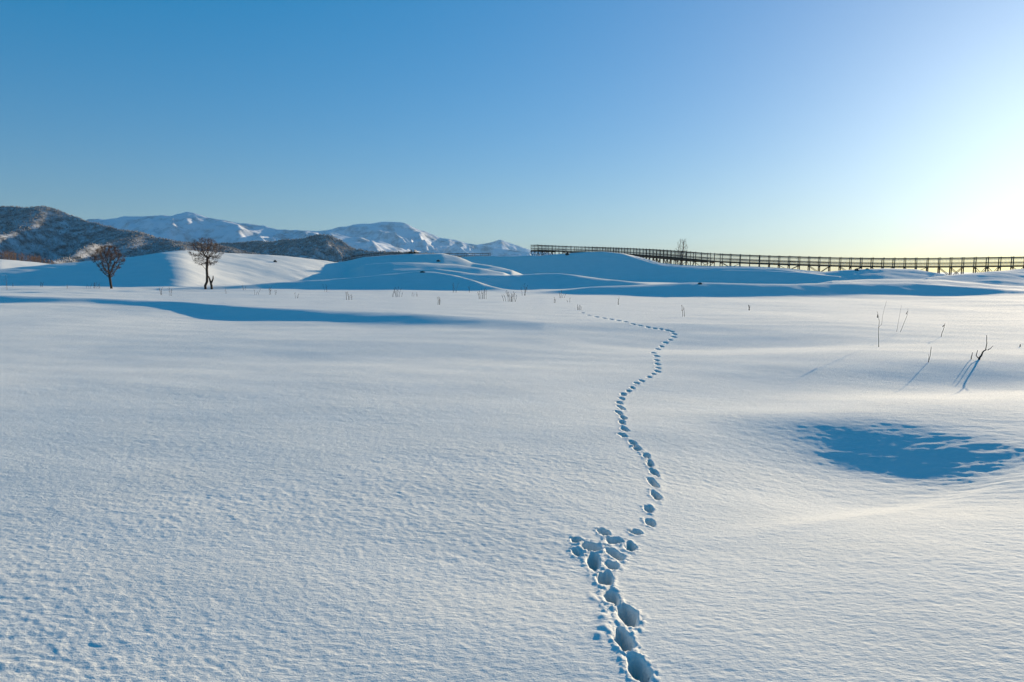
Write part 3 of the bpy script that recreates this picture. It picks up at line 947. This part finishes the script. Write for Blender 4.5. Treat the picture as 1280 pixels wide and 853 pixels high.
def traced(name, label, cat, base, stems, rad, mat, group=None):
    """stems drawn as offsets in pixels from the base, in the plane facing across the field"""
    rs = np.random.RandomState(len(label))
    g_ = ground_hit(*base)
    S_ = px_m(g_[1])
    root = empty(name, g_); tag(root, label, cat, group)
    main = None
    for q, (nm, pts, r0) in enumerate(stems):
        t_ = Tubes()
        P_ = [np.array([x * S_, rs.normal(0, 0.02), y * S_]) for (x, y) in pts]
        if pts[0][1] <= 0: P_[0][2] -= 0.08
        fine_ = []
        for a, b in zip(P_[:-1], P_[1:]):
            for k in range(3): fine_.append(a + (b - a) * k / 3 + rs.normal(0, 0.12 * S_, 3))
        fine_.append(P_[-1])
        t_.chain(fine_, np.linspace(rad * r0, rad * r0 * 0.45, len(fine_)), 5)
        o_ = t_.build(nm, mat, main if (nm != 'stem' and main is not None) else root)
        if main is None: main = o_

G2 = 'thin stems in the bright snow on the right'
traced('dry_plant', 'tall thin stem with a dark bud and side twig, leftmost on the bright right side', 'dry plant', (1096.5, 434),
    [('stem', [(0, 0), (0.6, 18), (0, 33), (-1.2, 41), (-3.2, 45)], 1.0), ('twig', [(0.4, 24), (3, 28), (6, 42), (9, 58)], 0.5), ('bud', [(-1.4, 37), (-1.0, 41)], 2.2)], 0.0055, STRAW, G2)
traced('dry_plant', 'pair of slender leaning stems right of the tall budded stem', 'dry plant', (1123, 415),
    [('stem', [(0, 0), (4, 3), (7, 12), (9.5, 22), (10.5, 29)], 1.0), ('stem', [(-2, 0), (-1.5, 12), (1.5, 33)], 0.6), ('bud', [(9.5, 22), (10, 26)], 1.8)], 0.005, STRAW, G2)
traced('dry_plant', 'short straight stem standing in the snow left of the broken branch', 'dry plant', (1161, 453.5),
    [('stem', [(0, 0), (0.2, 9), (1.2, 20)], 1.0), ('twig', [(-0.4, 0), (-1.6, 11)], 0.6)], 0.006, STRAW, G2)
traced('dry_plant', 'small slanting stem behind the short straight stem', 'dry plant', (1174.5, 421),
    [('stem', [(0, 0), (3, 6), (4.5, 12), (4.6, 17)], 1.0), ('bud', [(4, 12.5), (4.5, 15)], 2.0)], 0.006, STRAW, G2)
traced('broken_branch', 'dark broken branch with upright twigs slanting out of the snow on the right', 'branch', (1221, 450),
    [('stem', [(0, 0), (3, 1.6), (6, 6), (9, 10), (11.6, 13)], 2.0), ('twig', [(10.8, 12), (11.2, 21), (11.4, 31)], 0.8), ('twig', [(11.4, 12.6), (16, 14.5), (21, 17.5)], 0.7),
     ('twig', [(3, 1.8), (0.8, 5), (1.0, 12)], 0.9), ('twig', [(-6.5, -1.5), (-6.2, 4), (-7, 9.5)], 0.9)], 0.010, DARKSTEM)
traced('twig_tip', 'tiny dark twig tip in the snow at the right edge', 'twig', (1273.5, 433.5),
    [('stem', [(0, 0), (0.6, 3.2)], 1.3), ('twig', [(1.2, 0), (0.8, 2.2)], 1.0)], 0.012, DARKSTEM)

# dark bush on the dune crest and stones showing through
def crest_bush():
    rs = np.random.RandomState(77)
    g_ = at(515.5, 319, 87.5)
    g_[2] = snow_z(g_[0], g_[1])
    S_ = px_m(87.5)
    root = empty('dwarf_pine', g_ - [0, 0, 0.05])
    tag(root, 'dark windswept bush on the crest of the dune left of centre', 'bush')
    for b in range(9):
        a = rs.uniform(-1.2, 1.2); L = rs.uniform(3, 6.5) * S_
        e = np.array([L * math.sin(a) + 1.0 * S_, rs.normal(0, 0.2), L * abs(math.cos(a)) * 0.9])
        t_ = Tubes(); t_.chain([np.array([0, 0, -0.05]), e * 0.5 + [0, 0, 0.05], e], [0.05, 0.035, 0.012], 5)
        t_.build('limb', BARK, root)
    v, f = [], []
    for q in range(520):
        a = rs.uniform(-1.5, 1.5); L = rs.uniform(1, 6.3) * S_
        c = np.array([L * math.sin(a) * 1.15 + (1.2 if a > 0 else -0.4) * S_, rs.normal(0, 0.22), L * abs(math.cos(a)) * 0.8 * (1 if a > -0.3 else 0.5) + 0.05])
        d = rs.normal(0, 1, 3); d /= np.linalg.norm(d); e = np.cross(d, rs.normal(0, 1, 3)); e /= np.linalg.norm(e)
        k = len(v); s_ = rs.uniform(0.04, 0.09)
        v += [c - d * s_, c + e * s_ * 0.3, c + d * s_, c - e * s_ * 0.3]; f.append((k, k + 1, k + 2, k + 3))
    o = mesh_from('needles', v, f, NEEDLE, root); o['kind'] = 'stuff'
NEEDLE = plain_material('dark_needle', (0.012, 0.02, 0.012), (0.03, 0.045, 0.025), 6)
crest_bush()

def stone(label, px, py, w_px, h_px, seed, dist=None):
    rs = np.random.RandomState(seed)
    g_ = ground_hit(px, py) if dist is None else at(px, py, dist)
    g_[2] = snow_z(g_[0], g_[1])
    S_ = px_m(g_[1])
    v, f = [], []
    nr, nc = 6, 9
    for i in range(nr):
        ph = -0.5 + (math.pi / 2 + 0.5) * i / (nr - 1)
        for j in range(nc):
            a = 2 * math.pi * j / nc
            k = rs.uniform(0.78, 1.15)
            v.append((math.cos(ph) * math.cos(a) * w_px / 2.2 * S_ * k, math.cos(ph) * math.sin(a) * w_px / 2.6 * S_ * k, math.sin(ph) * h_px * 0.6 * S_ * rs.uniform(0.85, 1.1)))
    for i in range(nr - 1):
        for j in range(nc):
            f.append((i * nc + j, i * nc + (j + 1) % nc, (i + 1) * nc + (j + 1) % nc, (i + 1) * nc + j))
    f.append(tuple((nr - 1) * nc + j for j in range(nc)))
    f.append(tuple(range(nc))[::-1])
    o = mesh_from('stone', v, f, STONE)
    o.location = g_
    tag(o, label, 'stone', 'dark stones showing through the snow')
stone('dark stone on the sunlit streaks right of the bush-topped crest', 548, 327, 6, 3, 1)
stone('flat stone on the crest of the near shaded ridge left of centre', 528, 341, 8, 2.5, 2)
stone('dark stone on the dune just below the left end of the boardwalk', 709, 318.5, 6, 4, 3)
stone('dark stone on the crest of the long low ridge right of the tracks', 875, 355.5, 7, 3, 4)
stone('larger of two dark lumps beneath the boardwalk on the right', 1071, 338.5, 7, 4, 5)
stone('smaller of two dark lumps beneath the boardwalk on the right', 1084, 337, 5, 2, 6)
stone('dark stone high on the sunlit flank of the big dune', 344, 328, 5, 4, 7)

# ------------------------------------------------------------------ haze
def haze():
    v = [(x, y, z) for z in (-48, 760) for (x, y) in ((-15500, -15500), (15500, -15500), (15500, 15500), (-15500, 15500))]
    f = [(0, 3, 2, 1), (4, 5, 6, 7), (0, 1, 5, 4), (1, 2, 6, 5), (2, 3, 7, 6), (3, 0, 4, 7)]
    m = bpy.data.materials.new('haze'); m.use_nodes = True
    n, l = m.node_tree.nodes, m.node_tree.links
    n.clear()
    out = n.new('ShaderNodeOutputMaterial')
    pv = n.new('ShaderNodeVolumePrincipled')
    pv.inputs['Color'].default_value = (0.42, 0.70, 1.0, 1)
    pv.inputs['Density'].default_value = 2.0e-5
    pv.inputs['Anisotropy'].default_value = 0.2
    l.new(pv.outputs[0], out.inputs['Volume'])
    o = mesh_from('haze', v, f, m)
    tag(o, 'thin frosty haze over the whole place', kind='stuff')
haze()
